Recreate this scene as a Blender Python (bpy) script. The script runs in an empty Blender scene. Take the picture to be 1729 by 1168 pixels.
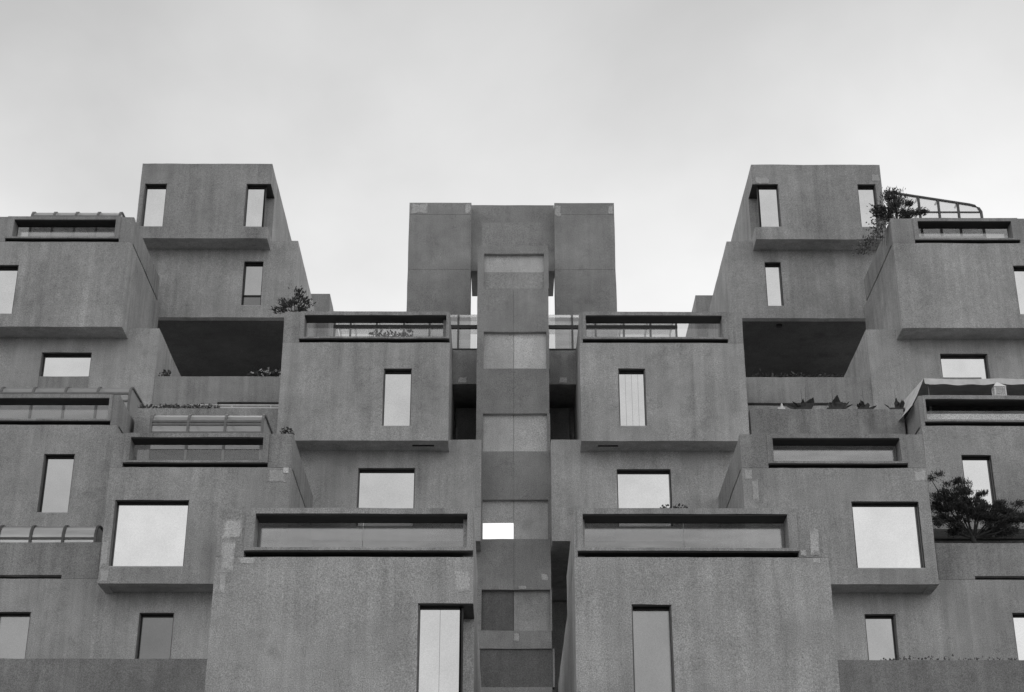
import bpy, bmesh, math, random
from mathutils import Vector, noise, Matrix
random.seed(67)
scene = bpy.context.scene
col = scene.collection

# ------------------------------------------------------------------ camera
cam_d = bpy.data.cameras.new('camera'); cam = bpy.data.objects.new('camera', cam_d); col.objects.link(cam)
cam_d.sensor_width = 36.0; cam_d.lens = 36.0 * 2762 / 1729
cam_d.clip_start = 0.1; cam_d.clip_end = 3000
cam.location = (0, 0, 1.6)
cam.rotation_euler = (math.radians(90 + 24.71), 0, math.radians(-0.198))
scene.camera = cam

# ------------------------------------------------------------------ sky, sun, exposure
SUN_EL, SUN_AZ = 62.0, 12.0          # soft sun high behind the building, veiled by cloud
world = bpy.data.worlds.new('World'); scene.world = world; world.use_nodes = True
nt = world.node_tree; nt.nodes.clear()
def wn(t, **k):
    n = nt.nodes.new(t)
    for a, b in k.items(): setattr(n, a, b)
    return n
out = wn('ShaderNodeOutputWorld'); bg = wn('ShaderNodeBackground'); bg.inputs['Strength'].default_value = 0.1
sky = wn('ShaderNodeTexSky', sky_type='NISHITA', sun_disc=False, sun_elevation=math.radians(SUN_EL),
         sun_rotation=math.radians(SUN_AZ), air_density=1.0, dust_density=4.0, ozone_density=1.0)
bw = wn('ShaderNodeRGBToBW'); nt.links.new(sky.outputs[0], bw.inputs[0])
tc = wn('ShaderNodeTexCoord')
mp = wn('ShaderNodeMapping'); mp.inputs['Scale'].default_value = (1.0, 1.0, 1.3); mp.inputs['Location'].default_value = (1.7, 0.4, 0.2)
nt.links.new(tc.outputs['Generated'], mp.inputs[0])
n1 = wn('ShaderNodeTexNoise'); n1.inputs['Scale'].default_value = 3.2; n1.inputs['Detail'].default_value = 6; n1.inputs['Roughness'].default_value = 0.48
n1.inputs['Distortion'].default_value = 0.2
nt.links.new(mp.outputs[0], n1.inputs['Vector'])
r1 = wn('ShaderNodeMapRange'); r1.inputs['From Min'].default_value = 0.33; r1.inputs['From Max'].default_value = 0.68
r1.inputs['To Min'].default_value = 6.3; r1.inputs['To Max'].default_value = 8.9
nt.links.new(n1.outputs[0], r1.inputs['Value'])
# overcast veil, a little brighter low down than overhead
sx = wn('ShaderNodeSeparateXYZ'); nt.links.new(tc.outputs['Generated'], sx.inputs[0])
r2 = wn('ShaderNodeMapRange'); r2.inputs['From Min'].default_value = 0.40; r2.inputs['From Max'].default_value = 0.70
r2.inputs['To Min'].default_value = 1.30; r2.inputs['To Max'].default_value = 0.57
nt.links.new(sx.outputs['Z'], r2.inputs['Value'])
mu = wn('ShaderNodeMath', operation='MULTIPLY'); nt.links.new(r1.outputs[0], mu.inputs[0]); nt.links.new(r2.outputs[0], mu.inputs[1])
mx = wn('ShaderNodeMix', data_type='FLOAT'); mx.inputs[0].default_value = 0.9
nt.links.new(bw.outputs[0], mx.inputs[2]); nt.links.new(mu.outputs[0], mx.inputs[3])
nt.links.new(mx.outputs[0], bg.inputs['Color']); nt.links.new(bg.outputs[0], out.inputs[0])

sun_d = bpy.data.lights.new('sun', 'SUN'); sun = bpy.data.objects.new('sun', sun_d); col.objects.link(sun)
sun_d.energy = 0.6; sun_d.angle = math.radians(40); sun_d.color = (1, 0.995, 0.985)
az = math.radians(SUN_AZ); el = math.radians(SUN_EL)
sd = Vector((math.sin(az) * math.cos(el), math.cos(az) * math.cos(el), math.sin(el)))
sun.rotation_euler = (-sd).to_track_quat('-Z', 'Y').to_euler(); sun.location = (0, 0, 80)
vs = scene.view_settings
vs.view_transform = 'Standard'; vs.look = 'None'; vs.gamma = 1.0; vs.exposure = 0.0; vs.use_curve_mapping = False

# ------------------------------------------------------------------ materials
class NG:
    def __init__(s, name):
        s.m = bpy.data.materials.new(name); s.m.use_nodes = True; s.t = s.m.node_tree; s.t.nodes.clear()
        s.o = s.n('ShaderNodeOutputMaterial')
    def n(s, t, **k):
        n = s.t.nodes.new(t)
        for a, b in k.items(): setattr(n, a, b)
        return n
    def l(s, a, b): s.t.links.new(a, b)
    def math(s, op, a, b):
        m = s.n('ShaderNodeMath', operation=op)
        for i, v in enumerate((a, b)):
            if isinstance(v, (int, float)): m.inputs[i].default_value = v
            else: s.l(v, m.inputs[i])
        return m.outputs[0]
    def noise(s, vec, scale, detail=4, rough=0.55, sc3=None, loc=None):
        if sc3 or loc:
            mp = s.n('ShaderNodeMapping'); s.l(vec, mp.inputs[0]); vec = mp.outputs[0]
            if sc3: mp.inputs['Scale'].default_value = sc3
            if loc: mp.inputs['Location'].default_value = loc
        n = s.n('ShaderNodeTexNoise'); n.inputs['Scale'].default_value = scale
        n.inputs['Detail'].default_value = detail; n.inputs['Roughness'].default_value = rough
        s.l(vec, n.inputs['Vector']); return n.outputs[0]
    def rng(s, v, a, b, c, d):
        r = s.n('ShaderNodeMapRange'); s.l(v, r.inputs['Value'])
        for k, x in zip(('From Min', 'From Max', 'To Min', 'To Max'), (a, b, c, d)): r.inputs[k].default_value = x
        return r.outputs[0]
def grey(v): return (v, v, v, 1)

def concrete(name, base, streak=0.85, speck=0.55, blot=1.2):
    g = NG(name)
    pos = g.n('ShaderNodeNewGeometry').outputs['Position']
    big = g.rng(g.noise(pos, 0.42, 5, 0.6), 0.3, 0.7, 1 - 0.16 * blot, 1 + 0.14 * blot)
    mid = g.rng(g.noise(pos, 2.6, 5, 0.62), 0.3, 0.7, 0.93, 1.07)
    st = g.rng(g.noise(pos, 1.0, 5, 0.6, (2.6, 2.6, 0.16)), 0.34, 0.72, 1 + 0.09 * streak, 1 - 0.2 * streak)
    st2 = g.rng(g.noise(pos, 1.0, 3, 0.5, (9, 9, 0.35), (3, 1, 0)), 0.35, 0.7, 1.03, 1 - 0.07 * streak)
    fine = g.rng(g.noise(pos, 42, 2, 0.8), 0.25, 0.75, 1 - speck, 1 + speck)
    pit = g.rng(g.noise(pos, 9, 2, 0.6, None, (7, 2, 5)), 0.71, 0.78, 1.0, 0.7)
    drip = g.rng(g.noise(pos, 1.0, 6, 0.65, (1.7, 1.7, 0.2), (11, 4, 2)), 0.56, 0.74, 1.0, 1 - 0.3 * streak)
    dirt = g.rng(g.noise(pos, 0.9, 8, 0.72, None, (2, 8, 13)), 0.56, 0.72, 1.0, 1 - 0.22 * blot)
    v = big
    for k in (mid, st, st2, fine, pit, drip, dirt): v = g.math('MULTIPLY', v, k)
    oi = g.n('ShaderNodeObjectInfo'); sep = g.n('ShaderNodeSeparateColor'); g.l(oi.outputs['Color'], sep.inputs[0])
    v = g.math('MULTIPLY', v, sep.outputs[0]); v = g.math('MULTIPLY', v, base)
    c = g.n('ShaderNodeCombineColor')
    for i in range(3): g.l(v, c.inputs[i])
    b = g.n('ShaderNodeBsdfPrincipled'); g.l(c.outputs[0], b.inputs['Base Color'])
    b.inputs['Roughness'].default_value = 0.92; b.inputs['Specular IOR Level'].default_value = 0.15
    bp = g.n('ShaderNodeBump'); bp.inputs['Strength'].default_value = 0.5; bp.inputs['Distance'].default_value = 0.02
    g.l(g.math('ADD', g.noise(pos, 14, 6, 0.7), g.math('MULTIPLY', g.noise(pos, 1.6, 3), 1.5)), bp.inputs['Height'])
    g.l(bp.outputs[0], b.inputs['Normal']); g.l(b.outputs[0], g.o.inputs[0])
    return g.m
def plain(name, v, rough=0.6, metal=0.0, var=0.15, scale=6.0):
    g = NG(name); pos = g.n('ShaderNodeNewGeometry').outputs['Position']
    k = g.math('MULTIPLY', g.rng(g.noise(pos, scale, 4), 0.3, 0.7, 1 - var, 1 + var), v)
    c = g.n('ShaderNodeCombineColor')
    for i in range(3): g.l(k, c.inputs[i])
    b = g.n('ShaderNodeBsdfPrincipled'); g.l(c.outputs[0], b.inputs['Base Color'])
    b.inputs['Roughness'].default_value = rough; b.inputs['Metallic'].default_value = metal
    g.l(b.outputs[0], g.o.inputs[0]); return g.m
def mirror_pane(name, v, rough=0.05, wav=0.004):
    # coated reflecting window glass over a blind
    g = NG(name); pos = g.n('ShaderNodeNewGeometry').outputs['Position']
    k = g.math('MULTIPLY', g.rng(g.noise(pos, 1.1, 4), 0.3, 0.7, 0.93, 1.05), v)
    k = g.math('MULTIPLY', k, g.rng(g.noise(pos, 34, 3, 0.8), 0.25, 0.75, 0.9, 1.1))
    c = g.n('ShaderNodeCombineColor')
    for i in range(3): g.l(k, c.inputs[i])
    b = g.n('ShaderNodeBsdfPrincipled'); g.l(c.outputs[0], b.inputs['Base Color'])
    b.inputs['Metallic'].default_value = 1.0; b.inputs['Roughness'].default_value = rough
    bp = g.n('ShaderNodeBump'); bp.inputs['Strength'].default_value = 0.15; bp.inputs['Distance'].default_value = wav
    g.l(g.noise(pos, 0.9, 2), bp.inputs['Height']); g.l(bp.outputs[0], b.inputs['Normal'])
    g.l(b.outputs[0], g.o.inputs[0]); return g.m
def clear_pane(name, trans, gloss, fac, rough, milk=0.0):
    g = NG(name); pos = g.n('ShaderNodeNewGeometry').outputs['Position']
    t = g.n('ShaderNodeBsdfTransparent'); t.inputs[0].default_value = grey(trans)
    s = g.n('ShaderNodeBsdfGlossy'); s.inputs[0].default_value = grey(gloss); s.inputs['Roughness'].default_value = rough
    f = g.rng(g.noise(pos, 1.3, 4, 0.6, (0.5, 1, 3.5)), 0.3, 0.7, fac * 0.75, fac * 1.3)
    m = g.n('ShaderNodeMixShader'); g.l(f, m.inputs[0]); g.l(t.outputs[0], m.inputs[1]); g.l(s.outputs[0], m.inputs[2])
    o = m.outputs[0]
    if milk:      # hazed acrylic: part of the light is scattered
        d = g.n('ShaderNodeBsdfDiffuse'); d.inputs[0].default_value = grey(0.8); tl = g.n('ShaderNodeBsdfTranslucent'); tl.inputs[0].default_value = grey(0.8)
        a = g.n('ShaderNodeMixShader'); a.inputs[0].default_value = 0.5; g.l(d.outputs[0], a.inputs[1]); g.l(tl.outputs[0], a.inputs[2])
        m2 = g.n('ShaderNodeMixShader'); m2.inputs[0].default_value = milk; g.l(o, m2.inputs[1]); g.l(a.outputs[0], m2.inputs[2]); o = m2.outputs[0]
    g.l(o, g.o.inputs[0]); return g.m
def glow(name, v):
    g = NG(name); e = g.n('ShaderNodeEmission'); e.inputs[0].default_value = grey(1); e.inputs[1].default_value = v
    g.l(e.outputs[0], g.o.inputs[0]); return g.m
M = dict(
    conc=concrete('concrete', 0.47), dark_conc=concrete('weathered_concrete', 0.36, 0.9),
    par_conc=concrete('parapet_concrete', 0.40, 1.1), soffit=concrete('shade_dark_soffit', 0.15, 0.3),  # soffit base colour darkened to paint in the shade of the void
    tower=concrete('tower_concrete', 0.39, 0.4), patch=concrete('repair_mortar', 0.70, 0.4, 0.5, 1.3),
    palepanel=concrete('pale_panel_paint', 0.70, 0.35), midpanel=concrete('grey_panel_paint', 0.47, 0.4),
    brightpanel=concrete('light_panel_paint', 0.85, 0.3), darkpanel=concrete('dark_panel_paint', 0.2, 0.6),
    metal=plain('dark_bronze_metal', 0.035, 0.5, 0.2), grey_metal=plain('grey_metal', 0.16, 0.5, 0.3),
    jamb=plain('grey_jamb', 0.2, 0.8), rib=plain('aluminium_rib', 0.12, 0.45, 0.4), white=plain('white_paint', 0.88, 0.5, 0, 0.06), sill=plain('pale_sill', 0.55, 0.6),
    bright=mirror_pane('bright_window_glass', 0.70), mid=mirror_pane('grey_window_glass', 0.58), soft=mirror_pane('soft_window_glass', 0.41), dull=mirror_pane('dull_window_glass', 0.34, 0.2),
    dim=mirror_pane('dim_window_glass', 0.19, 0.15), black=mirror_pane('dark_glass', 0.05, 0.1),
    clear=clear_pane('clear_parapet_glass', 0.88, 0.75, 0.065, 0.06), hazy=clear_pane('hazy_parapet_glass', 0.66, 0.6, 0.34, 0.12),
    solar=clear_pane('solarium_plastic', 0.74, 0.75, 0.34, 0.14, 0.45), milky=clear_pane('milky_plastic', 0.8, 0.88, 0.72, 0.25, 0.35), solar_rib=plain('weathered_aluminium', 0.2, 0.5, 0.2), walk=clear_pane('walkway_plastic', 0.86, 0.85, 0.42, 0.1, 0.25),
    lit=glow('glow_opening', 1.15), leaf=plain('dark_needle_leaf', 0.05, 0.6, 0, 0.5, 9), leaf2=plain('leaf', 0.065, 0.6, 0, 0.5, 9),
    paleleaf=plain('pale_leaf', 0.13, 0.6, 0, 0.45, 12), flower=plain('white_flower', 0.7, 0.7), bark=plain('bark', 0.05, 0.9, 0, 0.4),
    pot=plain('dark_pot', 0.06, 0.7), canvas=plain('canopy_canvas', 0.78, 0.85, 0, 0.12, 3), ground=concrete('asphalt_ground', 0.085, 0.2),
)

def feather(mat):
    # a smear of mortar thins out towards its edge, so the wall shows through there
    g = NG.__new__(NG); g.m = mat; g.t = mat.node_tree; g.o = [n for n in g.t.nodes if n.type == 'OUTPUT_MATERIAL'][0]
    src = g.o.inputs[0].links[0].from_socket
    gen = g.n('ShaderNodeTexCoord').outputs['Generated']; sp = g.n('ShaderNodeSeparateXYZ'); g.l(gen, sp.inputs[0])
    d = None
    for ax in ('X', 'Z'):
        e = g.math('MINIMUM', sp.outputs[ax], g.math('SUBTRACT', 1.0, sp.outputs[ax])); d = e if d is None else g.math('MINIMUM', d, e)
    pos = g.n('ShaderNodeNewGeometry').outputs['Position']
    a = g.math('ADD', g.math('MULTIPLY', d, 3.6), g.math('MULTIPLY', g.math('SUBTRACT', g.noise(pos, 5, 6, 0.7), 0.5), 2.4))
    a = g.rng(a, -0.1, 0.6, 0.0, 0.85)
    t = g.n('ShaderNodeBsdfTransparent'); m = g.n('ShaderNodeMixShader'); g.l(a, m.inputs[0]); g.l(t.outputs[0], m.inputs[1]); g.l(src, m.inputs[2]); g.l(m.outputs[0], g.o.inputs[0])
feather(M['patch'])
# ------------------------------------------------------------------ mesh helpers
def jit(p):
    q = Vector(p)
    return q + noise.noise_vector(q * 0.8) * 0.011 + noise.noise_vector(q * 3.1) * 0.008
ROOT = {}
def link(name, verts, faces, mat, parent, wob=False, smooth=False):
    o0 = ROOT.get(parent.name, Vector()) if parent else Vector()
    vs_ = [(jit(v) if wob else Vector(v)) - o0 for v in verts]
    me = bpy.data.meshes.new(name); me.from_pydata(vs_, [], faces)
    bm = bmesh.new(); bm.from_mesh(me); bmesh.ops.recalc_face_normals(bm, faces=bm.faces); bm.to_mesh(me); bm.free()
    if smooth: me.polygons.foreach_set('use_smooth', [True] * len(me.polygons))
    me.materials.append(M[mat]); o = bpy.data.objects.new(name, me); col.objects.link(o)
    if parent:
        o.parent = parent; ROOT[o.name] = o0; o.color = parent.color
    return o
def thing(name, label, cat, loc, group=None, tone=1.0):
    o = bpy.data.objects.new(name, None); col.objects.link(o); o.location = loc; ROOT[o.name] = Vector(loc)
    o['label'] = label; o['category'] = cat; o.color = (tone, tone, tone, 1); o.empty_display_size = 0.5
    if group: o['group'] = group
    return o
class MB:
    def __init__(s): s.v = []; s.f = []
    def add(s, v, f):
        b = len(s.v); s.v += [tuple(p) for p in v]; s.f += [tuple(i + b for i in q) for q in f]; return s
    def box(s, x0, x1, y0, y1, z0, z1):
        return s.add([(x0, y0, z0), (x1, y0, z0), (x1, y1, z0), (x0, y1, z0), (x0, y0, z1), (x1, y0, z1), (x1, y1, z1), (x0, y1, z1)],
                     [(0, 3, 2, 1), (4, 5, 6, 7), (0, 1, 5, 4), (1, 2, 6, 5), (2, 3, 7, 6), (3, 0, 4, 7)])
    def tube(s, pts, r0, r1=None, k=6):
        r1 = r0 if r1 is None else r1
        pts = [Vector(p) for p in pts]; n = len(pts); rings = []
        for i, p in enumerate(pts):
            d = (pts[min(i + 1, n - 1)] - pts[max(i - 1, 0)]).normalized()
            a = d.orthogonal().normalized(); b = d.cross(a); r = r0 + (r1 - r0) * i / max(1, n - 1)
            rings.append([p + (a * math.cos(2 * math.pi * j / k) + b * math.sin(2 * math.pi * j / k)) * r for j in range(k)])
        v = [q for ring in rings for q in ring]; f = []
        for i in range(n - 1):
            for j in range(k):
                f.append((i * k + j, i * k + (j + 1) % k, (i + 1) * k + (j + 1) % k, (i + 1) * k + j))
        f.append(tuple(range(k))); f.append(tuple((n - 1) * k + j for j in range(k)))
        return s.add(v, f)
    def bar(s, pts, w, d):
        # square-section bar along a polyline in a Y-Z plane (constant X): w across X, d across the profile
        pts = [Vector(p) for p in pts]; n = len(pts); v = []; f = []
        for i, p in enumerate(pts):
            t = (pts[min(i + 1, n - 1)] - pts[max(i - 1, 0)]).normalized(); nrm = Vector((1, 0, 0)).cross(t)
            for a, b in ((-1, -1), (1, -1), (1, 1), (-1, 1)): v.append(p + Vector((1, 0, 0)) * a * w / 2 + nrm * b * d / 2)
        for i in range(n - 1):
            for j in range(4): f.append((i * 4 + j, i * 4 + (j + 1) % 4, i * 4 + 4 + (j + 1) % 4, i * 4 + 4 + j))
        f += [(0, 1, 2, 3), tuple((n - 1) * 4 + j for j in range(4))]
        return s.add(v, f)
    def build(s, name, mat, parent, **k): return link(name, s.v, s.f, mat, parent, **k)

def cuts(a, b, extra, step):
    c = sorted({round(x, 4) for x in [a, b] + [e for e in extra if a < e < b]}); r = [c[0]]
    for p, q in zip(c, c[1:]):
        n = max(1, math.ceil((q - p) / step)); r += [p + (q - p) * (i + 1) / n for i in range(n)]
    return r
def slab(name, mat, parent, u0, u1, v0, v1, t0, t1, axis, holes=(), step=0.9):
    """thick wall: axis 'x' u=X v=Z t=Y ; axis 'y' u=Y v=Z t=X ; axis 'z' u=X v=Y t=Z ; holes (ua,ub,va,vb) are real openings"""
    U = cuts(u0, u1, [x for h in holes for x in h[:2]], step); V = cuts(v0, v1, [x for h in holes for x in h[2:]], step)
    nu, nv = len(U) - 1, len(V) - 1
    def solid(i, j):
        if not (0 <= i < nu and 0 <= j < nv): return False
        cu, cv = (U[i] + U[i + 1]) / 2, (V[j] + V[j + 1]) / 2
        return not any(a < cu < b and c < cv < d for a, b, c, d in holes)
    idx = {}; vv = []; ff = []
    mp = {'x': lambda u, v, t: (u, t, v), 'y': lambda u, v, t: (t, u, v), 'z': lambda u, v, t: (u, v, t)}[axis]
    def vert(i, j, k):
        if (i, j, k) not in idx: idx[(i, j, k)] = len(vv); vv.append(mp(U[i], V[j], (t0, t1)[k]))
        return idx[(i, j, k)]
    for i in range(nu):
        for j in range(nv):
            if not solid(i, j): continue
            ff.append((vert(i, j, 0), vert(i + 1, j, 0), vert(i + 1, j + 1, 0), vert(i, j + 1, 0)))
            ff.append((vert(i, j, 1), vert(i, j + 1, 1), vert(i + 1, j + 1, 1), vert(i + 1, j, 1)))
            for di, dj, a, b in ((-1, 0, (0, 0), (0, 1)), (1, 0, (1, 0), (1, 1)), (0, -1, (0, 0), (1, 0)), (0, 1, (0, 1), (1, 1))):
                if not solid(i + di, j + dj):
                    A = (i + a[0], j + a[1]); B = (i + b[0], j + b[1])
                    ff.append((vert(*A, 0), vert(*B, 0), vert(*B, 1), vert(*A, 1)))
    return link(name, vv, ff, mat, parent, wob=True)

# ------------------------------------------------------------------ levels of the prefabricated boxes
PITCH, BOXH = 3.03, 3.46
zb = lambda n: 8.64 + PITCH * n
zt = lambda n: zb(n) + BOXH
WT = 0.30

def window(root, xa, xb, za, zb_, Y, glass='bright', lining='jamb', split=1, sill=True, bar=None, corner=0, depth=0.85, low=None):
    """recessed window in a front wall at plane Y; corner=+1/-1 wraps round the box corner on that side"""
    yi = Y + WT - 0.05; m = MB(); w = 0.03
    a, b = xa, xb
    m.box(a, b, Y + 0.04, yi, zb_ - w, zb_)                                   # head
    jm = MB()
    if corner != -1: jm.box(a, a + w, Y + 0.04, yi, za, zb_ - w)
    if corner != 1: jm.box(b - w, b, Y + 0.04, yi, za, zb_ - w)
    if corner == 1: b = xb - WT + 0.05
    if corner == -1: a = xa + WT - 0.05
    fw = 0.045
    m.box(a, b, yi - 0.05, yi, za, za + fw); m.box(a, b, yi - 0.05, yi, zb_ - w - fw, zb_ - w)
    m.box(a, a + 0.03, yi - 0.05, yi, za, zb_ - w).box(b - 0.03, b, yi - 0.05, yi, za, zb_ - w)
    if bar and low: m.box(a, b, yi - 0.06, yi, bar - 0.035, bar + 0.035)
    if corner:
        xs = b if corner == 1 else a
        m.box(xs - 0.04, xs + 0.04, yi - 0.05, yi + 0.03, za, zb_)
        x2 = xb if corner == 1 else xa
        m.box(min(xs, x2), max(xs, x2), yi, Y + WT + depth, zb_ - w, zb_)
    f = m.build('window', 'metal', root)
    for q in range(len(jm.v) // 8): link('jamb_lining', jm.v[q * 8:q * 8 + 8], jm.f[:6], lining, f)
    n = split; gw = (b - a - 0.06) / n
    for i in range(n):
        MB().box(a + 0.03 + i * gw + (0.006 if i else 0), a + 0.03 + (i + 1) * gw, yi - 0.02, yi - 0.012, za + 0.03, zb_ - w - 0.02).build('pane', glass, f)
    if bar and not low: MB().box(a + 0.03, b - 0.03, yi - 0.028, yi - 0.02, bar - 0.012, bar + 0.012).build('seam', 'sill', f)
    if low: MB().box(a + 0.03, b - 0.03, yi - 0.027, yi - 0.021, za + 0.03, bar).build('pane', low, f)
    if corner:
        MB().box(xs - 0.006, xs + 0.006, yi + 0.03, Y + WT + depth, za + 0.03, zb_ - w).build('pane', glass, f)
    if sill: MB().box(a, b, Y + 0.015, yi - 0.05, za, za + 0.03).build('sill', 'sill', f)
    return f

def wallbox(label, x0, x1, Y, n, depth=11.7, wins=(), par=None, tone=1.0, mat='conc', name='apartment_box', group=None, z0=None, z1=None, soffit=None):
    """one precast box: front, sides, back, floor, roof, windows and the garden parapet on its roof"""
    b0 = zb(n) if z0 is None else z0; b1 = zt(n) if z1 is None else z1
    r = thing(name, label, 'apartment', ((x0 + x1) / 2, Y, b0), group, tone)
    holes = [(w[0], w[1], w[2], w[3]) for w in wins]
    slab('front_wall', mat, r, x0, x1, b0, b1, Y, Y + WT, 'x', holes, step=0.4)
    for s, xs in ((-1, x0), (1, x1)):
        h = [(Y + WT - 0.01, Y + WT + 0.85, w[2], w[3]) for w in wins if len(w) > 4 and w[4].get('corner') == s]
        slab('side_wall', mat, r, Y + WT, Y + depth, b0, b1, xs, xs - s * 0.25, 'y', h)
    slab('back_wall', mat, r, x0 + 0.25, x1 - 0.25, b0, b1, Y + depth - 0.25, Y + depth, 'x', step=2)
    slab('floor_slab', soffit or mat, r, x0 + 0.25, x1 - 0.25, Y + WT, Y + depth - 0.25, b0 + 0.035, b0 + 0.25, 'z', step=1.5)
    slab('roof_slab', mat, r, x0 + 0.25, x1 - 0.25, Y + WT, Y + depth - 0.25, b1 - 0.5, b1 - 0.3, 'z', step=1.5)
    for w in wins:
        k = dict(w[4]) if len(w) > 4 else {}
        window(r, *w[:4], Y, **k)
    if par:
        top = b1 + par.get('h', 1.05); ds = par.get('ds', 5.0); g = 0.10; fr = par.get('frame')
        pmat = par.get('mat', 'par_conc')
        hs = []
        if fr: hs.append((fr[0] + 0.001, fr[1] - 0.001, b1 - 1, top + 1))
        for sl in par.get('slots', ()): hs.append((sl[0], sl[1], b1 - 1, b1 + par.get('slot_h', 0.12)))
        for xa, xb in ([(x0, fr[0]), (fr[1], x1)] if fr else [(x0, x1)]):
            if xb - xa > 0.03: slab('parapet_wall', pmat, r, xa, xb, b1 + 0.012, top, Y + 0.012, Y + 0.26, 'x', hs[1:] if fr else hs)
        MB().box(x0 + 0.14, x1 - 0.14, Y + 0.36, Y + 0.42, b1 - 0.3, b1 + 0.16).build('slot_shade_backing', 'metal', r)  # dark backing, coloured to deepen the shade in the parapet slot
        for s, xs in ((-1, x0), (1, x1)):
            if s in par.get('sides', (-1, 1)):
                slab('side_parapet', pmat, r, Y + 0.26, Y + ds, b1 + g, top, xs - s * 0.012, xs - s * 0.24, 'y')
                MB().box(min(xs - s * 0.14, xs - s * 0.2), max(xs - s * 0.14, xs - s * 0.2), Y + 0.42, Y + ds, b1 - 0.3, b1 + 0.16).build('slot_shade_backing', 'metal', r)  # same dark backing paints the shade in the side groove
        if fr:
            fa, fb = fr; dp = par.get('dp', 0.54); lip = b1 + 0.14
            ring = slab('planter_frame', pmat, r, fa, fb, lip, top + 0.004, Y - 0.03, Y + dp, 'x',
                        [(fa + par.get('ja', 0.17), fb - par.get('jb', 0.17), lip + 0.065, top - 0.125)])
            MB().box(fa + par.get('ja', 0.17), fb - par.get('jb', 0.17), Y - 0.005, Y + dp - 0.01, top - 0.155, top - 0.137).build('head_shade_strip', 'metal', ring)  # dark strip paints in the shade under the top beam
            MB().box(fa + 0.01, fb - 0.01, Y - 0.005, Y + dp - 0.01, lip - 0.03, lip - 0.012).build('base_shade_strip', 'metal', ring)  # dark strip paints in the shade beneath the frame, over the slot
            npn = par.get('panes', 1); ga, gb = fa + par.get('ja', 0.17), fb - par.get('jb', 0.17)
            for i in range(npn):
                p0 = ga + (gb - ga) * i / npn + (0.008 if i else -0.02); p1 = ga + (gb - ga) * (i + 1) / npn + (0 if i < npn - 1 else 0.02)
                MB().box(p0, p1, Y + dp - 0.09, Y + dp - 0.075, lip + 0.05, top - 0.11).build('glass_pane', par.get('glass', 'hazy'), ring)
            if par.get('plank'):
                MB().box(ga, gb, Y + dp - 0.2, Y + dp - 0.16, lip + 0.05, lip + 0.06 + par['plank']).build('planter_board', 'brightpanel', ring, wob=True)
    return r

def patches(root, Y, rects, mat='patch'):
    for (x0, x1, z0, z1) in rects:
        pts = []; n = 5
        for (ax, az), (bx, bz) in (((x0, z0), (x1, z0)), ((x1, z0), (x1, z1)), ((x1, z1), (x0, z1)), ((x0, z1), (x0, z0))):
            for i in range(n):
                t = i / n; a = min(x1 - x0, z1 - z0) * 0.045
                pts.append((ax + (bx - ax) * t + random.uniform(-a, a) * (i > 0), az + (bz - az) * t + random.uniform(-a, a) * (i > 0)))
        k = len(pts); v = [(x, Y - 0.012, z) for x, z in pts] + [(x, Y + 0.02, z) for x, z in pts]
        f = [tuple(range(k))] + [(i, (i + 1) % k, (i + 1) % k + k, i + k) for i in range(k)]
        link('repair_patch', v, f, mat, root, wob=True)

# ------------------------------------------------------------------ ground and hidden base
g = link('ground', [(-900, -900, 0), (900, -900, 0), (900, 900, 0), (-900, 900, 0)], [(0, 1, 2, 3)], 'ground', None); g['kind'] = 'structure'; g.color = (1, 1, 1, 1)

W_ = dict
BR = W_(glass='bright'); MI = W_(glass='mid')
def dark(**k): d = dict(glass='bright', lining='metal'); d.update(k); return d

# ---- front pair
F1 = wallbox('large concrete apartment box with a corner window and glazed parapet, lowest by the tower', -6.21, -0.70, 33.6, 0,
    wins=[(-1.86, -0.70, 9.0, 11.09, W_(glass='bright', corner=1, split=2))],
    par=W_(frame=(-5.61, -0.72), h=1.09, glass='hazy', panes=2, ja=0.2, jb=0.13), tone=1.22)
patches(F1, 33.6, [(-6.1, -5.66, 12.5, 12.95), (-6.12, -5.8, 11.75, 12.5), (-5.75, -5.35, 11.95, 12.09), (-6.1, -5.95, 11.3, 11.75), (-1.1, -0.76, 11.35, 11.85)])
F2 = wallbox('large concrete apartment box with one tall dull window lowest beside the lift tower', 1.45, 6.88, 33.6, 0,
    wins=[(2.63, 3.48, 9.0, 11.07, W_(glass='dull'))],
    par=W_(frame=(1.52, 6.26), h=1.09, glass='hazy', panes=2, ja=0.12, jb=0.2), tone=1.22)
patches(F2, 33.6, [(6.5, 6.7, 12.15, 12.75), (6.52, 6.7, 11.97, 12.1), (6.28, 6.42, 12.13, 12.28)])
# ---- middle pair above the front boxes
M1 = wallbox('concrete apartment box with a pale narrow window and a leafy bush on its glazed parapet', -7.38, -1.88, 48.9, 4,
    wins=[(-4.02, -3.10, 21.25, 23.29, W_(glass='mid', split=1))], par=W_(frame=(-6.85, -1.90), h=1.12, dp=0.55, glass='clear', jb=0.11, ja=0.15, panes=1, sides=(-1, 1)), tone=1.03)
M1R = wallbox('concrete apartment box with a white curtained narrow window, glazed parapet without plants', 2.40, 7.80, 48.9, 4,
    wins=[(3.64, 4.52, 21.26, 23.30, W_(glass='bright', split=4))], par=W_(frame=(2.50, 7.30), h=1.12, dp=0.55, glass='clear', ja=0.11, panes=1), tone=1.03)
M2 = wallbox('wide set back concrete box with a square grey window under the box with the bush', -7.0, -0.83, 49.9, 3,
    wins=[(-4.82, -2.97, 18.2, 20.20, W_(glass='mid'))], tone=1.08)
M2R = wallbox('wide set back concrete box with a dark framed square window under the curtained box', 1.45, 7.5, 49.9, 3,
    wins=[(3.57, 5.32, 18.2, 20.17, dark())], tone=1.08)
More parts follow.
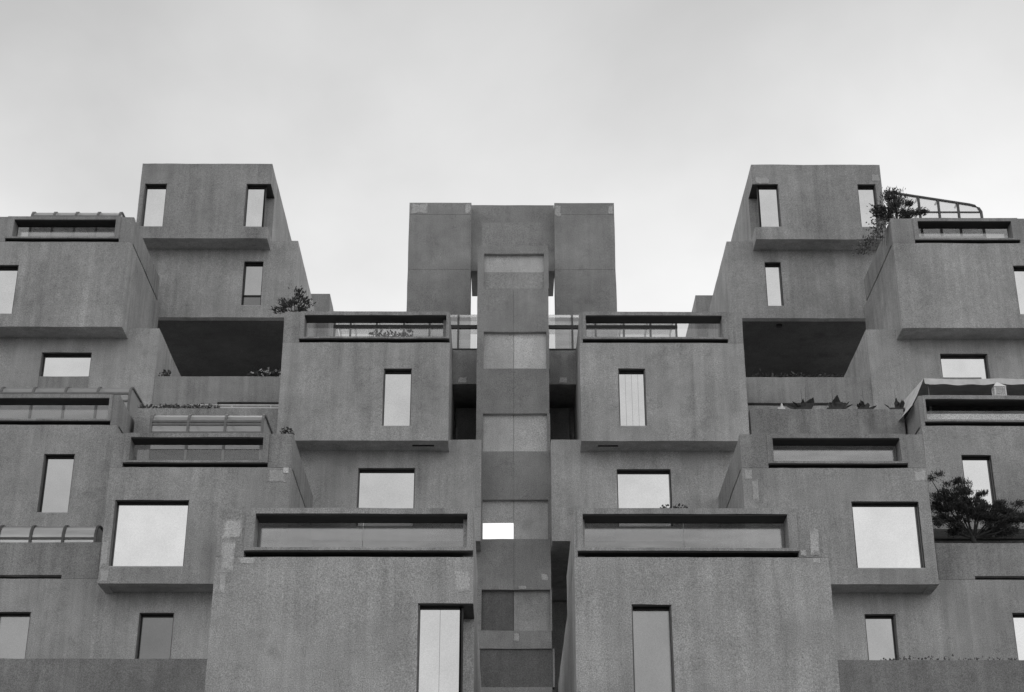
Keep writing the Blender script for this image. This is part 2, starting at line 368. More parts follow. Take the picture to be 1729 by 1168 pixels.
# ---- outer pair, second storey
L6 = wallbox('projecting concrete box with a big square white window and a curved solarium behind its parapet', -11.45, -6.22, 44.4, 2,
    wins=[(-11.20, -9.08, 15.18, 17.17, W_(glass='bright'))], par=W_(frame=(-11.10, -6.91), glass='clear', ds=6.5), tone=0.97)
patches(L6, 44.4, [(-11.42, -11.15, 14.72, 15.12), (-11.43, -11.24, 15.12, 16.1), (-6.9, -6.35, 17.7, 18.12)])
R6 = wallbox('projecting concrete box with a big square dark framed window and plain glazed parapet', 6.80, 12.13, 44.4, 2,
    wins=[(9.87, 11.80, 15.15, 17.15, dark())], par=W_(frame=(7.57, 11.61), glass='hazy', ds=6.5), tone=0.97)
patches(R6, 44.4, [(7.05, 7.25, 17.1, 17.85), (6.86, 7.1, 17.8, 18.12), (11.75, 12.1, 17.75, 18.1)])
# ---- boxes that carry them
L7b = wallbox('set back concrete box with a dull narrow window under the big white window', -11.73, -6.6, 45.4, 1,
    wins=[(-10.43, -9.43, 12.15, 14.14, W_(glass='dim'))], tone=1.12)
R7b = wallbox('set back concrete box with a bright narrow window under the big dark framed window', 7.1, 12.42, 45.4, 1,
    wins=[(10.17, 11.05, 12.15, 14.12, W_(glass='soft'))], tone=1.12)
L7a = wallbox('concrete box with a slotted parapet in front of a low ribbed solarium', -17.0, -11.73, 45.405, 1,
    wins=[(-14.5, -13.5, 12.15, 14.16, W_(glass='dull'))], par=W_(slots=[(-16.8, -12.76)], h=1.1), tone=1.0)
R7a = wallbox('concrete box with a slotted parapet that a spreading juniper grows behind', 12.42, 17.6, 45.405, 1,
    wins=[(14.38, 15.3, 12.15, 14.16, W_(glass='bright'))], par=W_(slots=[(13.45, 17.4)], h=1.1), tone=1.0)
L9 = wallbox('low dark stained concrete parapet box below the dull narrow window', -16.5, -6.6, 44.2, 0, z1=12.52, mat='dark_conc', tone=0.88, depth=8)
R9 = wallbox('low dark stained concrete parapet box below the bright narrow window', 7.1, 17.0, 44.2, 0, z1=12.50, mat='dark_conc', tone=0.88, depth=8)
# ---- third storey, outer
L5 = wallbox('concrete box with a narrow grey window and a ribbed solarium on its glazed roof garden', -17.8, -12.48, 48.65, 3,
    wins=[(-14.68, -13.70, 18.22, 20.20, W_(glass='soft'))], par=W_(frame=(-17.4, -12.70), glass='clear', jb=0.1), tone=0.98)
R5 = wallbox('concrete box with a dark framed white window and a canvas canopy on its roof garden', 13.3, 18.6, 48.65, 3,
    wins=[(14.45, 15.40, 18.22, 20.20, dark())], par=W_(frame=(13.42, 18.4), glass='clear', ja=0.08, plank=0.36, panes=2), tone=1.0)
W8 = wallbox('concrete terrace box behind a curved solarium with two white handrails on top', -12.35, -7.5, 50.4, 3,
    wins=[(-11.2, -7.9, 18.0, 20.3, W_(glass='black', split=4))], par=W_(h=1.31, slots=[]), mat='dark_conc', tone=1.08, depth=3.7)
W8R = wallbox('concrete terrace box with a row of spiky potted plants along its parapet', 8.1, 13.22, 50.4, 3, par=W_(h=1.31), tone=0.98, depth=3.7)
L8 = wallbox('shaded concrete terrace box with a long slotted parapet above the white handrails', -17.2, -7.62, 54.25, 4, par=W_(h=1.12, slots=[(-10.4, -7.8)], sides=(1,)), tone=0.97, depth=11)
R8 = wallbox('shaded concrete terrace box with a long slotted parapet above the spiky potted plants', 8.2, 17.2, 54.25, 4, par=W_(h=1.12, slots=[(8.4, 12.2)], sides=(-1,)), tone=0.97, depth=11)
L4 = wallbox('recessed concrete box with a wide grey window above the ribbed solarium', -20.5, -12.74, 54.24, 5,
    wins=[(-16.92, -15.10, 24.3, 26.28, W_(glass='mid'))], tone=1.08)
R4 = wallbox('recessed concrete box with a wide white window above the canvas canopy', 13.18, 20.8, 54.24, 5,
    wins=[(15.78, 17.52, 24.3, 26.28, W_(glass='bright'))], tone=1.08)
L3 = wallbox('concrete box with a glazed parapet and a small ribbed skylight on its roof', -19.4, -13.84, 53.2, 6, depth=5.4,
    wins=[(-19.4, -17.86, 27.32, 29.32, W_(glass='mid', corner=-1))], par=W_(frame=(-18.5, -14.32), glass='hazy', ja=0.25), tone=1.0)
R3 = wallbox('concrete box with a glazed parapet, a small conifer and a sloped greenhouse on its roof', 14.25, 19.8, 53.2, 6, depth=5.4,
    wins=[(18.55, 19.8, 27.36, 29.36, W_(glass='bright', corner=1))], par=W_(frame=(15.07, 18.96), glass='hazy', jb=0.25), tone=1.02)
# ---- top pairs
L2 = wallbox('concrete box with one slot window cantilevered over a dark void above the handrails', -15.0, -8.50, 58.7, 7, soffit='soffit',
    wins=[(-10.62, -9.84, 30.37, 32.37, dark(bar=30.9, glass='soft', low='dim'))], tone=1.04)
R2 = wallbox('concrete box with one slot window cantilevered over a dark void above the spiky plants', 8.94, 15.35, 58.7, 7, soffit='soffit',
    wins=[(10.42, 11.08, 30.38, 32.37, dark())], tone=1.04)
L1 = wallbox('topmost concrete box with two tall windows and no tree beside it', -14.90, -9.60, 57.7, 8,
    wins=[(-14.72, -13.82, 33.40, 35.40, W_(glass='bright')), (-10.60, -9.60, 33.40, 35.40, W_(glass='bright', corner=1))], tone=0.9)
R1 = wallbox('topmost concrete box with two tall windows, one partly hidden by a conifer', 9.98, 15.25, 57.7, 8,
    wins=[(9.98, 11.04, 33.43, 35.43, W_(glass='bright', corner=-1)), (14.25, 15.0, 33.43, 35.43, W_(glass='bright'))], tone=0.92)
patches(R1, 57.7, [(10.1, 10.7, 35.45, 35.75), (14.85, 15.2, 35.55, 35.9)])
# ---- boxes further back, glimpsed between the others, and the stacks that carry the rest
L0 = wallbox('far concrete box peeping out beside the cantilevered box above the bush', -10.5, -7.97, 66.0, 7, z0=29.9, z1=34.55, depth=8, tone=0.95)
R0 = wallbox('far concrete box peeping out beside the cantilevered box next to the curtained box', 8.5, 11.0, 66.0, 7, z0=29.9, z1=34.5, depth=8, tone=0.95)
for s, xs in ((-1, 0.0), (1, 0.45)):
    who = 'handrail' if s < 0 else 'canopy'
    def rx(a, b): return (min(s * a, s * b) + (xs if s > 0 else 0), max(s * a, s * b) + (xs if s > 0 else 0))
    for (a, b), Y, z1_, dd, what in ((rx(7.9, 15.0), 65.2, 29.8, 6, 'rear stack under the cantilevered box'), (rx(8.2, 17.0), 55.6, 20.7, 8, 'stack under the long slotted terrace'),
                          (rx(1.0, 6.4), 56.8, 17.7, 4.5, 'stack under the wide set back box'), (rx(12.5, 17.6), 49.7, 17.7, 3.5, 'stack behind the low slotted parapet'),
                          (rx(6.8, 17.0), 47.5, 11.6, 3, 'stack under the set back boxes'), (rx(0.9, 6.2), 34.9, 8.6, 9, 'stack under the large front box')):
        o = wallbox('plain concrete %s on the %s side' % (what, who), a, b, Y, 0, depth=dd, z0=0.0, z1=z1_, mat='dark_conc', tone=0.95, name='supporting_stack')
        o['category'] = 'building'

# ------------------------------------------------------------------ central lift tower
T = thing('lift_tower', 'tall central concrete lift tower with paired panels between the stacked apartment boxes', 'tower', (0.2, 51, 0), tone=0.95)
SY = 51.0
slab('core', 'dark_conc', T, -0.95, 1.36, 0.0, 28.9, SY + 0.35, 55.0, 'x', step=1.5)
sp = [(28.65, 28.96), (25.61, 27.28), (22.57, 24.22), (19.51, 21.20), (16.46, 18.15), (14.53, 15.11), (11.6, 13.31)]
for i, (a, b) in enumerate(sp):
    for xa, xb in ((-1.03, 0.232), (0.238, 1.44)): slab('spandrel', 'tower', T, xa, xb, a, b, SY, SY + 0.36, 'x', step=0.6)
zones = [((27.28, 28.65), 'palepanel', 'single', -0.80, 1.30), ((24.22, 25.61), 'palepanel', 'brightpanel', -0.80, 1.36), ((21.20, 22.57), 'palepanel', 'palepanel', -0.80, 1.36),
         ((18.15, 19.51), None, 'palepanel', -0.80, 1.36), ((15.11, 16.46), 'darkpanel', 'midpanel', -0.80, 1.40), ((13.31, 14.53), 'darkpanel', 'darkpanel', -0.84, 1.52)]
for (a, b), ml, mr, xa, xb in zones:
    slab('jamb', 'tower', T, -1.03, xa, a, b, SY + 0.004, SY + 0.35, 'x'); slab('jamb', 'tower', T, xb, 1.46, a, b, SY + 0.004, SY + 0.35, 'x')
    if ml == 'darkpanel' and mr == 'darkpanel':
        slab('panel', ml, T, xa, xb, a, b, SY + 0.06, SY + 0.34, 'x'); continue
    xm = 0.235
    if mr == 'single':
        slab('panel', 'palepanel', T, xa, xb, a + 0.72, b, SY + 0.17, SY + 0.34, 'x'); slab('panel', 'midpanel', T, xa, xb, a, a + 0.715, SY + 0.16, SY + 0.34, 'x'); continue
    if ml: slab('panel', ml, T, xa, xm - 0.006, a, b, SY + 0.17, SY + 0.34, 'x')
    else:
        slab('panel', 'palepanel', T, xa, xm - 0.006, 18.76, b, SY + 0.17, SY + 0.34, 'x')
        MB().box(xa + 0.02, xm - 0.006, SY + 0.2, SY + 0.22, a, 18.76).build('glow_opening', 'lit', T)  # opening in the tower, drawn as an evenly glowing white pane
    slab('panel', mr, T, xm + 0.006, xb, a, b, SY + 0.17, SY + 0.34, 'x')
patches(T, SY, [(0.35, 0.65, 16.47, 16.6), (1.1, 1.35, 16.75, 17.0), (0.22, 0.42, 14.75, 15.05), (-0.2, 0.35, 11.7, 11.8)])
for (xa, xb) in ((-3.72, -1.36), (1.80, 4.08)):
    for a, b in ((32.195, 32.70), (29.84, 32.185), (20.0, 29.83)):
        slab('wing_panel', 'tower', T, xa, xb, a, b, 54.5, 55.4, 'x', step=0.7)
patches(T, 54.5, [(-3.7, -3.0, 32.22, 32.66), (-1.62, -1.38, 32.22, 32.66), (1.82, 2.05, 32.1, 32.6), (3.85, 4.05, 32.2, 32.6)])
slab('head_block', 'tower', T, -1.365, 1.805, 30.01, 32.86, 54.95, 57.1, 'x', step=0.7)
slab('neck', 'tower', T, -0.9, 1.3, 28.9, 30.4, 51.9, 55.1, 'x')

# ------------------------------------------------------------------ covered walkways beside the tower
def walkway(x0, x1, label, xr, panel_x, s):
    r = thing('covered_walkway', label, 'walkway', ((x0 + x1) / 2, 52, 24.08), 'plastic covered walkways')
    slab('walkway_beam', 'dark_conc', r, x0, x1, 24.08, 25.37, 52.0, 52.25, 'x', step=0.7)
    slab('walkway_floor', 'dark_conc', r, x0, x1, 52.25, 54.4, 24.1, 24.3, 'z', step=1.2)
    prof = [(0, 25.40), (0, 26.50), (0.05, 26.68), (0.16, 26.83), (0.35, 26.93), (0.62, 26.97), (2.1, 26.98), (2.1, 25.2)]
    for x in xr: MB().bar([(x, 52.02 + a, b) for a, b in prof], 0.07, 0.05).build('rib', 'rib', r)
    for z, h in ((25.40, 0.05), (26.27, 0.13)): MB().box(x0, x1, 51.98, 52.06, z - h / 2, z + h / 2).build('rail', 'metal', r)
    xs = sorted([x0] + list(xr) + [x1])
    for a, b in zip(xs, xs[1:]):
        if b - a < 0.2: continue
        v = []; f = []
        for i, (dy, z) in enumerate(prof[:-1]): v += [(a + 0.03, 52.03 + dy, z), (b - 0.03, 52.03 + dy, z)]
        f = [(2 * i, 2 * i + 1, 2 * i + 3, 2 * i + 2) for i in range(len(prof) - 2)]
        link('plastic_panel', v, f, 'walk', r)
    # recess under the walkway: back wall and a service door panel
    slab('recess_wall', 'dark_conc', r, min(x0, x1), max(x0, x1), 20.5, 24.1, 54.2, 54.4, 'x', step=1)
    MB().box(panel_x[0], panel_x[1], 53.6, 53.66, 22.6, 23.82).build('service_panel', 'darkpanel', r)
    for a, b, c, d in ((panel_x[0], panel_x[0] + 0.04, 22.6, 23.1), (panel_x[1] - 0.04, panel_x[1], 22.6, 23.1)): MB().box(a, b, 53.56, 53.6, c, d).build('trim', 'grey_metal', r)
    patches(r, 52.0, [(panel_x[0] + 0.06 if s < 0 else panel_x[1] - 0.4, panel_x[0] + 0.42 if s < 0 else panel_x[1] - 0.1, 24.12, 24.35)])
    return r
walkway(-6.1, -1.03, 'plastic roofed walkway from the tower behind the parapet with the bush', (-6.06, -5.5, -4.58, -3.62, -2.72, -1.71), (-1.78, -1.04), -1)
walkway(1.46, 6.0, 'plastic roofed walkway from the tower behind the plain parapet', (2.30, 3.12, 4.11, 5.05, 5.96), (1.47, 2.2), 1)

# ------------------------------------------------------------------ solariums
def solarium(label, x0, x1, Y, z0, h, nb, back=1.6, group='curved plastic solariums', rails=(0.35, 0.62), door=None, rib='solar_rib', skin='solar'):
    r = thing('solarium', label, 'solarium', ((x0 + x1) / 2, Y, z0), group)
    H = z0 + h
    prof = [(0, z0), (0, H - 0.42), (0.04, H - 0.26), (0.13, H - 0.12), (0.28, H - 0.03), (0.45, H), (back, H + 0.10)]
    for i in range(nb + 1):
        x = x0 + (x1 - x0) * i / nb
        MB().bar([(x, Y + a, b) for a, b in prof], 0.075, 0.06).build('rib', rib, r)
    for k in rails: MB().box(x0, x1, Y - 0.01, Y + 0.05, H - k - 0.03, H - k + 0.03).build('rail', rib, r)
    for i in range(nb):
        a = x0 + (x1 - x0) * i / nb + 0.04; b = x0 + (x1 - x0) * (i + 1) / nb - 0.04; v = []
        pr = prof if not door else [(0, door)] + prof[1:]
        if door: MB().box(a, b, Y + 0.015, Y + 0.03, z0, door).build('door_pane', 'black', r)
        for dy, z in pr: v += [(a, Y + 0.02 + dy, z), (b, Y + 0.02 + dy, z)]
        link('plastic_panel', v, [(2 * j, 2 * j + 1, 2 * j + 3, 2 * j + 2) for j in range(len(prof) - 1)], skin, r, smooth=True)
    for x in (x0, x1):
        v = [(x, Y + dy, z) for dy, z in prof] + [(x, Y + back, z0)]
        link('end_panel', v, [tuple(range(len(v)))], 'solar', r)
    return r
solarium('curved ribbed solarium behind the parapet above the big square white window', -10.86, -7.46, 46.4, 17.7, 3.06, 3, 4.0, door=19.5, rails=(0.35, 0.45, 0.72))
solarium('curved ribbed solarium on the roof garden below the wide grey window', -17.0, -12.66, 50.6, 20.75, 2.72, 4, 3.6)
solarium('small ribbed skylight on the roof beside the topmost box without tree', -18.2, -14.85, 54.9, 29.8, 2.86, 4, 3.0)
solarium('low ribbed solarium behind the slotted parapet below the narrow grey window', -18.2, -12.36, 47.1, 14.6, 2.8, 6, 2.5, rails=(0.5, 1.3), rib='rib', skin='milky')
r = thing('sloped_greenhouse', 'sloped roof greenhouse frame against the sky beside the small conifer', 'greenhouse', (16.5, 55.2, 29.8))
def gx(px): return 14.72 + (px - 1496) * 0.02235
gp = [(14.75, 33.62), (17.9, 33.06), (18.1, 33.0), (18.24, 32.9), (18.32, 32.75), (18.36, 29.8)]
m = MB(); m.tube([(x, 55.2, z) for x, z in gp], 0.055); m.build('eave_rib', 'rib', r)
MB().box(14.8, 18.3, 55.0, 55.15, 29.8, 31.55).build('base_wall', 'brightpanel', r, wob=True)
for x in (14.78, 15.95, 16.7, 17.45):
    z = 33.62 + (x - 14.75) * (33.08 - 33.62) / 3.05
    MB().tube([(x, 55.2, 29.8), (x, 55.2, z)], 0.05).build('post', 'rib', r)
    MB().tube([(x, 55.2, z), (x, 55.6, z)], 0.04).build('rafter', 'rib', r)
MB().tube([(14.78, 55.2, 32.72), (18.28, 55.2, 32.72)], 0.035).build('rail', 'rib', r)
link('glass_pane', [(x, 55.22, z) for x, z in gp] + [(14.75, 55.22, 29.8)], [tuple(range(7))], 'walk', r)
# ------------------------------------------------------------------ canopy, lantern, handrails
r = thing('canvas_canopy', 'pale canvas canopy stretched over the roof garden beside the spiky plants', 'canopy', (16, 50, 21.2))
v = []; f = []; nx, ny = 14, 6
for i in range(nx + 1):
    for j in range(ny + 1):
        x = 13.72 + 5.0 * i / nx; y = 49.3 + 3.0 * j / ny
        z = 23.14 + 0.28 * j / ny - 0.04 * math.sin(math.pi * (i % 7) / 7)
        v.append((x, y, z))
for i in range(nx):
    for j in range(ny): a = i * (ny + 1) + j; f.append((a, a + 1, a + ny + 2, a + ny + 1))
link('canvas_roof', v, f, 'canvas', r, smooth=True)
v = []; f = []
for i in range(29):
    x = 13.72 + 5.0 * i / 28; z = 23.14 - 0.04 * math.sin(math.pi * (i % 14) / 14); w = 0.02 * math.sin(i * 1.3)
    v += [(x, 49.29, z), (x, 49.24, z - 0.22 - w)]
f = [(2 * i, 2 * i + 1, 2 * i + 3, 2 * i + 2) for i in range(28)]
link('canvas_valance', v, f, 'canvas', r, smooth=True)
v = [(13.72, 49.29, 23.14), (13.62, 49.27, 22.92), (13.42, 49.27, 22.5), (13.22, 49.27, 22.15), (13.05, 49.27, 21.95)]
v = v + [(x - 0.1, y + 3.0, z + 0.3) for x, y, z in v]
link('canvas_side', v, [(i, i + 1, i + 6, i + 5) for i in range(4)], 'canvas', r, smooth=True)
for x, y in ((13.86, 49.4), (18.5, 49.4), (13.86, 52.2), (18.5, 52.2)): MB().tube([(x, y, 20.85), (x, y, 23.12)], 0.03).build('pole', 'grey_metal', r)
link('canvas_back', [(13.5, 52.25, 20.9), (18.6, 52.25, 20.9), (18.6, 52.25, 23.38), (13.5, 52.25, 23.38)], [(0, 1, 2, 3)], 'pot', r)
r = thing('lantern', 'small white house shaped lantern standing on the parapet under the canopy', 'lantern', (15.98, 48.8, 22.24))
zl = 22.24
m = MB()
for a in (-0.17, 0.17):
    for b in (-0.14, 0.14): m.box(15.98 + a - 0.02, 15.98 + a + 0.02, 48.8 + b - 0.02, 48.8 + b + 0.02, zl, zl + 0.32)
m.box(15.8, 16.16, 48.65, 48.95, zl, zl + 0.03).box(15.8, 16.16, 48.65, 48.95, zl + 0.29, zl + 0.33)
for k in (0.1, 0.17, 0.24): m.box(15.8, 16.16, 48.655, 48.675, zl + k - 0.012, zl + k + 0.012)
for k in (-0.1, -0.03, 0.04, 0.11): m.box(15.98 + k - 0.012, 15.98 + k + 0.012, 48.655, 48.675, zl, zl + 0.3)
m.build('cage', 'white', r)
MB().box(15.83, 16.13, 48.7, 48.9, zl + 0.03, zl + 0.29).build('shade', 'white', r)
link('lantern_roof', [(15.77, 48.62, zl + 0.33), (16.19, 48.62, zl + 0.33), (16.19, 48.98, zl + 0.33), (15.77, 48.98, zl + 0.33), (15.92, 48.8, zl + 0.54), (15.98, 48.8, zl + 0.54)],
     [(0, 1, 2, 3), (0, 1, 5, 4), (1, 2, 5), (2, 3, 4, 5), (3, 0, 4)], 'white', r)
r = thing('handrail', 'pair of thin white handrails along the terrace beneath the slotted parapet', 'handrail', (-9, 50.6, 22.5))
for z in (22.60, 22.70): MB().tube([(-10.6, 50.62, z), (-7.42, 50.62, z)], 0.022).build('rail', 'white', r)
for x in (-10.5, -9.2, -7.9): MB().tube([(x, 50.62, 22.4), (x, 50.62, 22.7)], 0.02).build('post', 'white', r)
for x, y, z, wh in ((-9.0, 59.5, 33.3, 'beside the topmost box without tree'), (9.45, 59.5, 33.25, 'beside the topmost box with the conifer')):
    o = MB().tube([(x, y, z - 0.5), (x, y, z + 0.32)], 0.035).box(x - 0.06, x + 0.06, y - 0.06, y + 0.06, z - 0.5, z - 0.45).build('vent_pipe', 'metal', None)
    o['label'] = 'thin dark vent pipe on the roof ' + wh; o['category'] = 'pipe'

# ------------------------------------------------------------------ plants
def leaves(n, centre, rad, size, asp=2.2, up=0.0, clump=None):
    m = MB()
    for i in range(n):
        if clump:
            c, cr = random.choice(clump); p = Vector(c) + Vector((random.gauss(0, 1.25), random.gauss(0, 1.1), random.gauss(0, 0.62))) * cr * 0.5
            d = (p - Vector(c)) + Vector(c) - Vector(centre)
        else:
            d = Vector((random.gauss(0, 1), random.gauss(0, 1), random.gauss(0, 1))); d = d / d.length * random.random() ** 0.4
            p = Vector(centre) + Vector((d.x * rad[0], d.y * rad[1], d.z * rad[2]))
        d = (d.normalized() + Vector((random.uniform(-.6, .6), random.uniform(-.6, .6), random.uniform(-.5, .5) + up))).normalized()
        a = d.orthogonal().normalized(); a.rotate(Matrix.Rotation(random.uniform(0, 6.28), 3, d)); s = size * random.uniform(0.6, 1.4)
        m.add([p - a * s / asp / 2, p + d * s * 0.5 - a * s / asp / 1.6, p + d * s, p + d * s * 0.5 + a * s / asp / 1.6, p + a * s / asp / 2], [(0, 1, 2, 3, 4)])
    return m
# spreading juniper
t = thing('juniper_tree', 'dark spreading juniper growing behind the slotted parapet below the white window', 'tree', (13.85, 46.4, 15.0))
MB().tube([(13.85, 46.4, 15.0), (13.8, 46.4, 15.9), (13.88, 46.38, 16.45), (13.8, 46.4, 16.75)], 0.10, 0.075, 8).build('trunk', 'bark', t, smooth=True)
lm = MB(); cl = []
tips = [(12.72, 46.1, 18.4), (12.95, 46.3, 18.0), (12.75, 46.4, 17.7), (13.25, 46.5, 18.15), (13.55, 46.2, 18.3), (13.75, 46.6, 18.0), (14.05, 46.2, 18.15), (14.2, 46.6, 17.75), (14.5, 46.1, 17.7),
        (14.75, 46.5, 17.75), (15.05, 46.3, 17.6), (15.4, 46.3, 17.75), (15.75, 46.4, 17.65), (15.2, 46.1, 17.25), (14.75, 46.0, 17.2), (13.4, 46.0, 17.6), (14.0, 45.9, 17.5), (15.1, 46.6, 17.0), (12.85, 46.1, 17.15), (13.2, 46.3, 16.95), (14.6, 46.4, 16.95)]
for tp in tips:
    b = Vector((13.85 + 0.25 * (tp[0] - 13.85) * 0.3, 46.4, 16.72)); e = Vector(tp); mid_ = b.lerp(e, 0.5) + Vector((0, 0, -0.1 + random.uniform(-.08, .06)))
    lm.tube([b, mid_, e], 0.038, 0.01, 5)
    for q in range(9):
        k = random.uniform(0.55, 1.05); c = b.lerp(e, k) + Vector((random.gauss(0, .16), random.gauss(0, .16), random.gauss(0, .06)))
        if c.z > 16.85: cl.append((c, random.uniform(0.09, 0.17)))
lm.build('limbs', 'bark', t)
leaves(34000, (13.9, 46.4, 16.9), None, 0.062, 4.5, 0.25, cl).build('crown', 'leaf', t)
# small conifer on the roof corner
t = thing('small_conifer', 'small dark tufted conifer on the roof corner beside the topmost box', 'tree', (14.75, 54.2, 30.2))
MB().tube([(14.75, 54.2, 30.2), (14.7, 54.2, 31.4), (14.78, 54.2, 32.2), (14.72, 54.2, 32.8)], 0.07, 0.03, 7).build('trunk', 'bark', t, smooth=True)
lm = MB(); cl = []
for tp, cr in (((14.72, 54.2, 32.95), .26), ((14.55, 54.2, 32.75), .22), ((14.9, 54.3, 32.7), .22), ((14.1, 54.1, 32.2), .24), ((14.3, 54.2, 32.05), .24), ((14.55, 54.1, 32.15), .24), ((15.25, 54.2, 32.5), .15),
               ((15.35, 54.2, 32.1), .2), ((15.05, 54.2, 32.1), .22), ((15.75, 54.2, 32.15), .15), ((14.35, 54.0, 31.75), .2), ((14.75, 54.1, 32.4), .22), ((15.0, 54.0, 31.8), .2), ((14.12, 54.0, 31.95), .14)):
    lm.tube([(14.75, 54.2, max(31.4, tp[2] - 0.5)), tp], 0.025, 0.01, 5); cl.append((Vector(tp), cr))
lm.build('limbs', 'bark', t)
leaves(5200, (14.75, 54.2, 31.8), None, 0.085, 4.0, 0.2, cl).build('crown', 'leaf', t)
def plant(name, label, cat, loc, builds, group=None):
    o = thing(name, label, cat, loc, group)
    for nm, mb, mat in builds: mb.build(nm, mat, o)
    return o
# trailing vine over the side parapet
cl = [(Vector((14.16 - 0.09 * k + random.uniform(-.2, .12), 53.8 + random.uniform(-.4, .3), 31.55 - 1.25 * k / 9 + random.uniform(-.1, .1))), 0.17 + 0.12 * random.random()) for k in range(10) for _ in range(3)]
m = MB()
for k in range(6): x = 13.85 + k * 0.08; m.tube([(14.2, 53.8, 31.45), (x, 53.75, 31.3), (x - 0.1, 53.8, 30.5)], 0.01, 0.006, 4)
plant('trailing_vine', 'loose trailing vine hanging over the parapet below the small conifer', 'vine', (14.2, 53.8, 31.4),
      [('stem', m, 'bark'), ('foliage', leaves(620, (14.2, 53.8, 31.6), None, 0.075, 1.8, -0.2, cl), 'paleleaf')])
# bush on the middle parapet
m = MB()
for k in range(14):
    a = random.uniform(0, 6.28); m.tube([(-7.12, 49.25, 25.2), (-7.12 + 0.36 * math.cos(a), 49.25 + 0.3 * math.sin(a), 25.5 + random.uniform(.1, .45))], 0.012, 0.006, 4)
plant('leafy_bush', 'dark leafy bush at the corner of the glazed parapet', 'bush', (-7.12, 49.25, 25.2),
      [('stem', m, 'bark'), ('foliage', leaves(1000, (-7.12, 49.25, 25.45), None, 0.095, 3.6, 0.5, [(Vector((-7.12 + random.gauss(0, .2), 49.25 + random.gauss(0, .15), 25.45 + abs(random.gauss(0, .24)))), 0.16) for _ in range(16)]), 'leaf')])
# spiky plants on the terrace parapet
for x, sz, nb, lab in ((9.9, 0.52, 8, 'broad bladed succulent with tall twin stems on the terrace parapet'), (10.94, 0.48, 9, 'wide spreading succulent in the middle of the terrace parapet'),
                       (11.97, 0.36, 8, 'thin bladed succulent in a low tray on the terrace parapet'), (13.05, 0.48, 8, 'spiky succulent at the canopy end of the terrace parapet')):
    m = MB(); z0 = 22.5
    for k in range(nb):
        a = random.gauss(0.15, 0.6); l = sz * random.uniform(0.35, 1.15); w = 0.06 * random.uniform(0.4, 1.9) * (1.3 if x < 11.5 else 0.7); bx = x + a * 0.2
        tip = (bx + a * 0.22, 50.52 + random.uniform(-.15, .15), z0 + 0.05 + l * (1 - 0.3 * abs(a)))
        m.add([(bx - w, 50.5, z0 + .03), (bx + w, 50.54, z0 + .03), ((bx + tip[0]) / 2 + w * 1.2, 50.5, (z0 + tip[2]) / 2 + .05), tip, ((bx + tip[0]) / 2 - w * 1.2, 50.53, (z0 + tip[2]) / 2 + .05)], [(0, 1, 2, 3, 4)])
    st = MB()
    for k in range(2 if x < 10.5 else 1): st.tube([(x + k * 0.12 - .02, 50.52, z0), (x + k * 0.15 - .02, 50.52, z0 + 0.75 + 0.12 * k)], 0.009, 0.005, 4)
    plant('succulent', lab, 'plant', (x, 50.52, z0), [('pot', MB().box(x - .24, x + .24, 50.44, 50.62, z0 - 0.02, z0 + .07), 'pot'), ('blade', m, 'leaf'), ('stem', st, 'leaf2')], 'succulents along the terrace parapet')
plant('garden_ornament', 'tiny pale garden ornament at the box end of the terrace parapet', 'ornament', (9.15, 50.52, 22.5),
      [('base', MB().box(9.05, 9.3, 50.46, 50.58, 22.48, 22.58), 'white'), ('cone', MB().tube([(9.2, 50.52, 22.56), (9.2, 50.52, 22.75)], 0.07, 0.02, 8), 'white')])
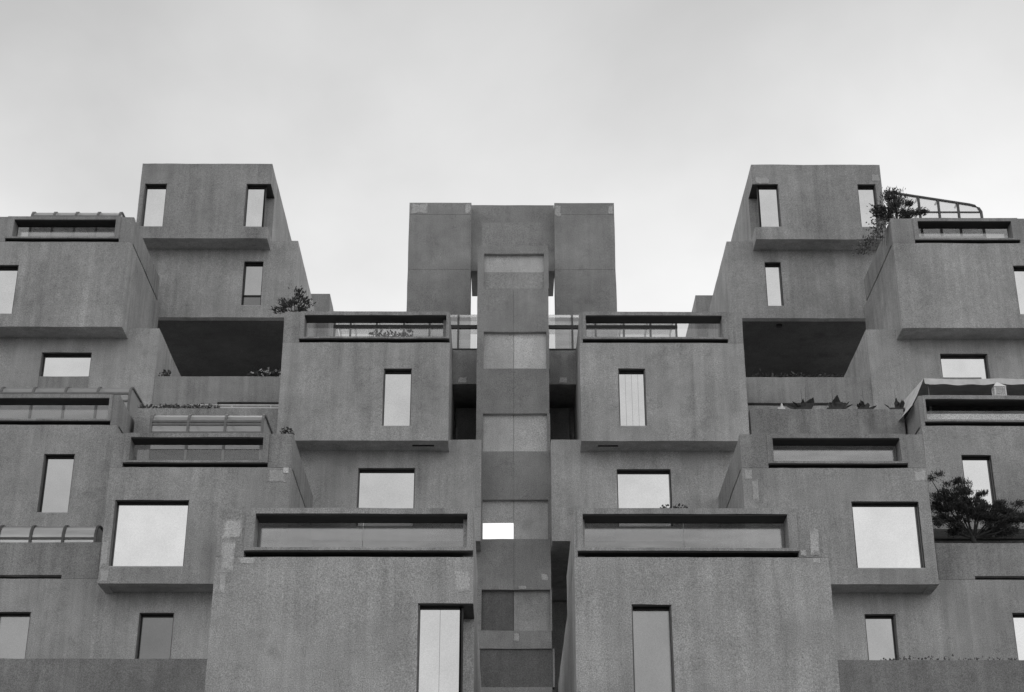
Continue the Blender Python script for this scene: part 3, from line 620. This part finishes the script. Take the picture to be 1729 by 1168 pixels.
# low creeping plants on parapets
def creeper(label, x0, x1, Y, z, n, size, mat='leaf2', h=0.12, flowers=0, cat='plant'):
    m = MB()
    for i in range(n):
        x = x0 + (x1 - x0) * random.random(); c = (x, Y + random.uniform(-.08, .08), z + abs(random.gauss(0, h)))
        mm = leaves(1, c, (0.01, 0.01, 0.01), size, 2.0, 0.4); m.add(mm.v, mm.f)
    st = MB()
    for i in range(max(3, n // 40)): x = x0 + (x1 - x0) * random.random(); st.tube([(x, Y, z - 0.05), (x + random.uniform(-.1, .1), Y, z + h * 2.2)], 0.007, 0.004, 4)
    b = [('foliage', m, mat), ('stem', st, 'bark')]
    if flowers:
        fm = MB()
        for i in range(flowers):
            mm = leaves(5, (random.uniform(x0, x1), Y - .08, z + random.uniform(-.02, .3)), (0.03, 0.03, 0.03), 0.05, 1.3); fm.add(mm.v, mm.f)
        b.append(('flowers', fm, 'flower'))
    return plant('creeping_plant', label, cat, ((x0 + x1) / 2, Y, z), b)
creeper('scraggly creeping plant along the terrace parapet by the white handrails', -12.3, -9.6, 50.5, 22.5, 420, 0.09, 'paleleaf', 0.07)
creeper('small white flowered plant on the long slotted parapet beside the bush box', -9.4, -8.0, 54.35, 25.36, 260, 0.1, 'leaf2', 0.12, 16)
creeper('tiny sprig on the long slotted parapet by the ribbed solarium box', -12.6, -12.2, 54.35, 25.36, 40, 0.1, 'leaf2', 0.1)
creeper('low dark plants in the void on the slotted parapet above the spiky plants', 8.9, 12.2, 54.4, 25.33, 260, 0.1, 'leaf2', 0.1)
creeper('small leafy plant on the parapet of the large box with the dull window', 3.35, 3.92, 33.75, 13.16, 190, 0.06, 'leaf2', 0.06)
creeper('dry sprigs on the low stained parapet below the bright window', 10.2, 15.5, 44.3, 12.5, 160, 0.07, 'paleleaf', 0.05)
creeper('dry stems on the parapet corner of the box with the big white window', -6.6, -6.25, 44.5, 19.2, 60, 0.08, 'leaf2', 0.1)
creeper('pale leafy plants inside the glazed parapet with the bush', -4.6, -3.2, 49.9, 24.75, 300, 0.11, 'paleleaf', 0.14)

for root, xa, xb in ((M1, -3.05, -2.35), (M1R, 2.95, 3.6)):
    MB().box(xa, xb, 49.38, 49.43, 20.76, 20.80).build('soffit_vent', 'metal', root)
MB().tube([(10.95, 59.4, 29.8), (10.95, 59.4, 29.92)], 0.12, 0.12, 10).build('soffit_drain', 'metal', R2)
patches(L6, 44.39, [(-6.44, -6.29, 17.98, 18.16)], 'brightpanel')
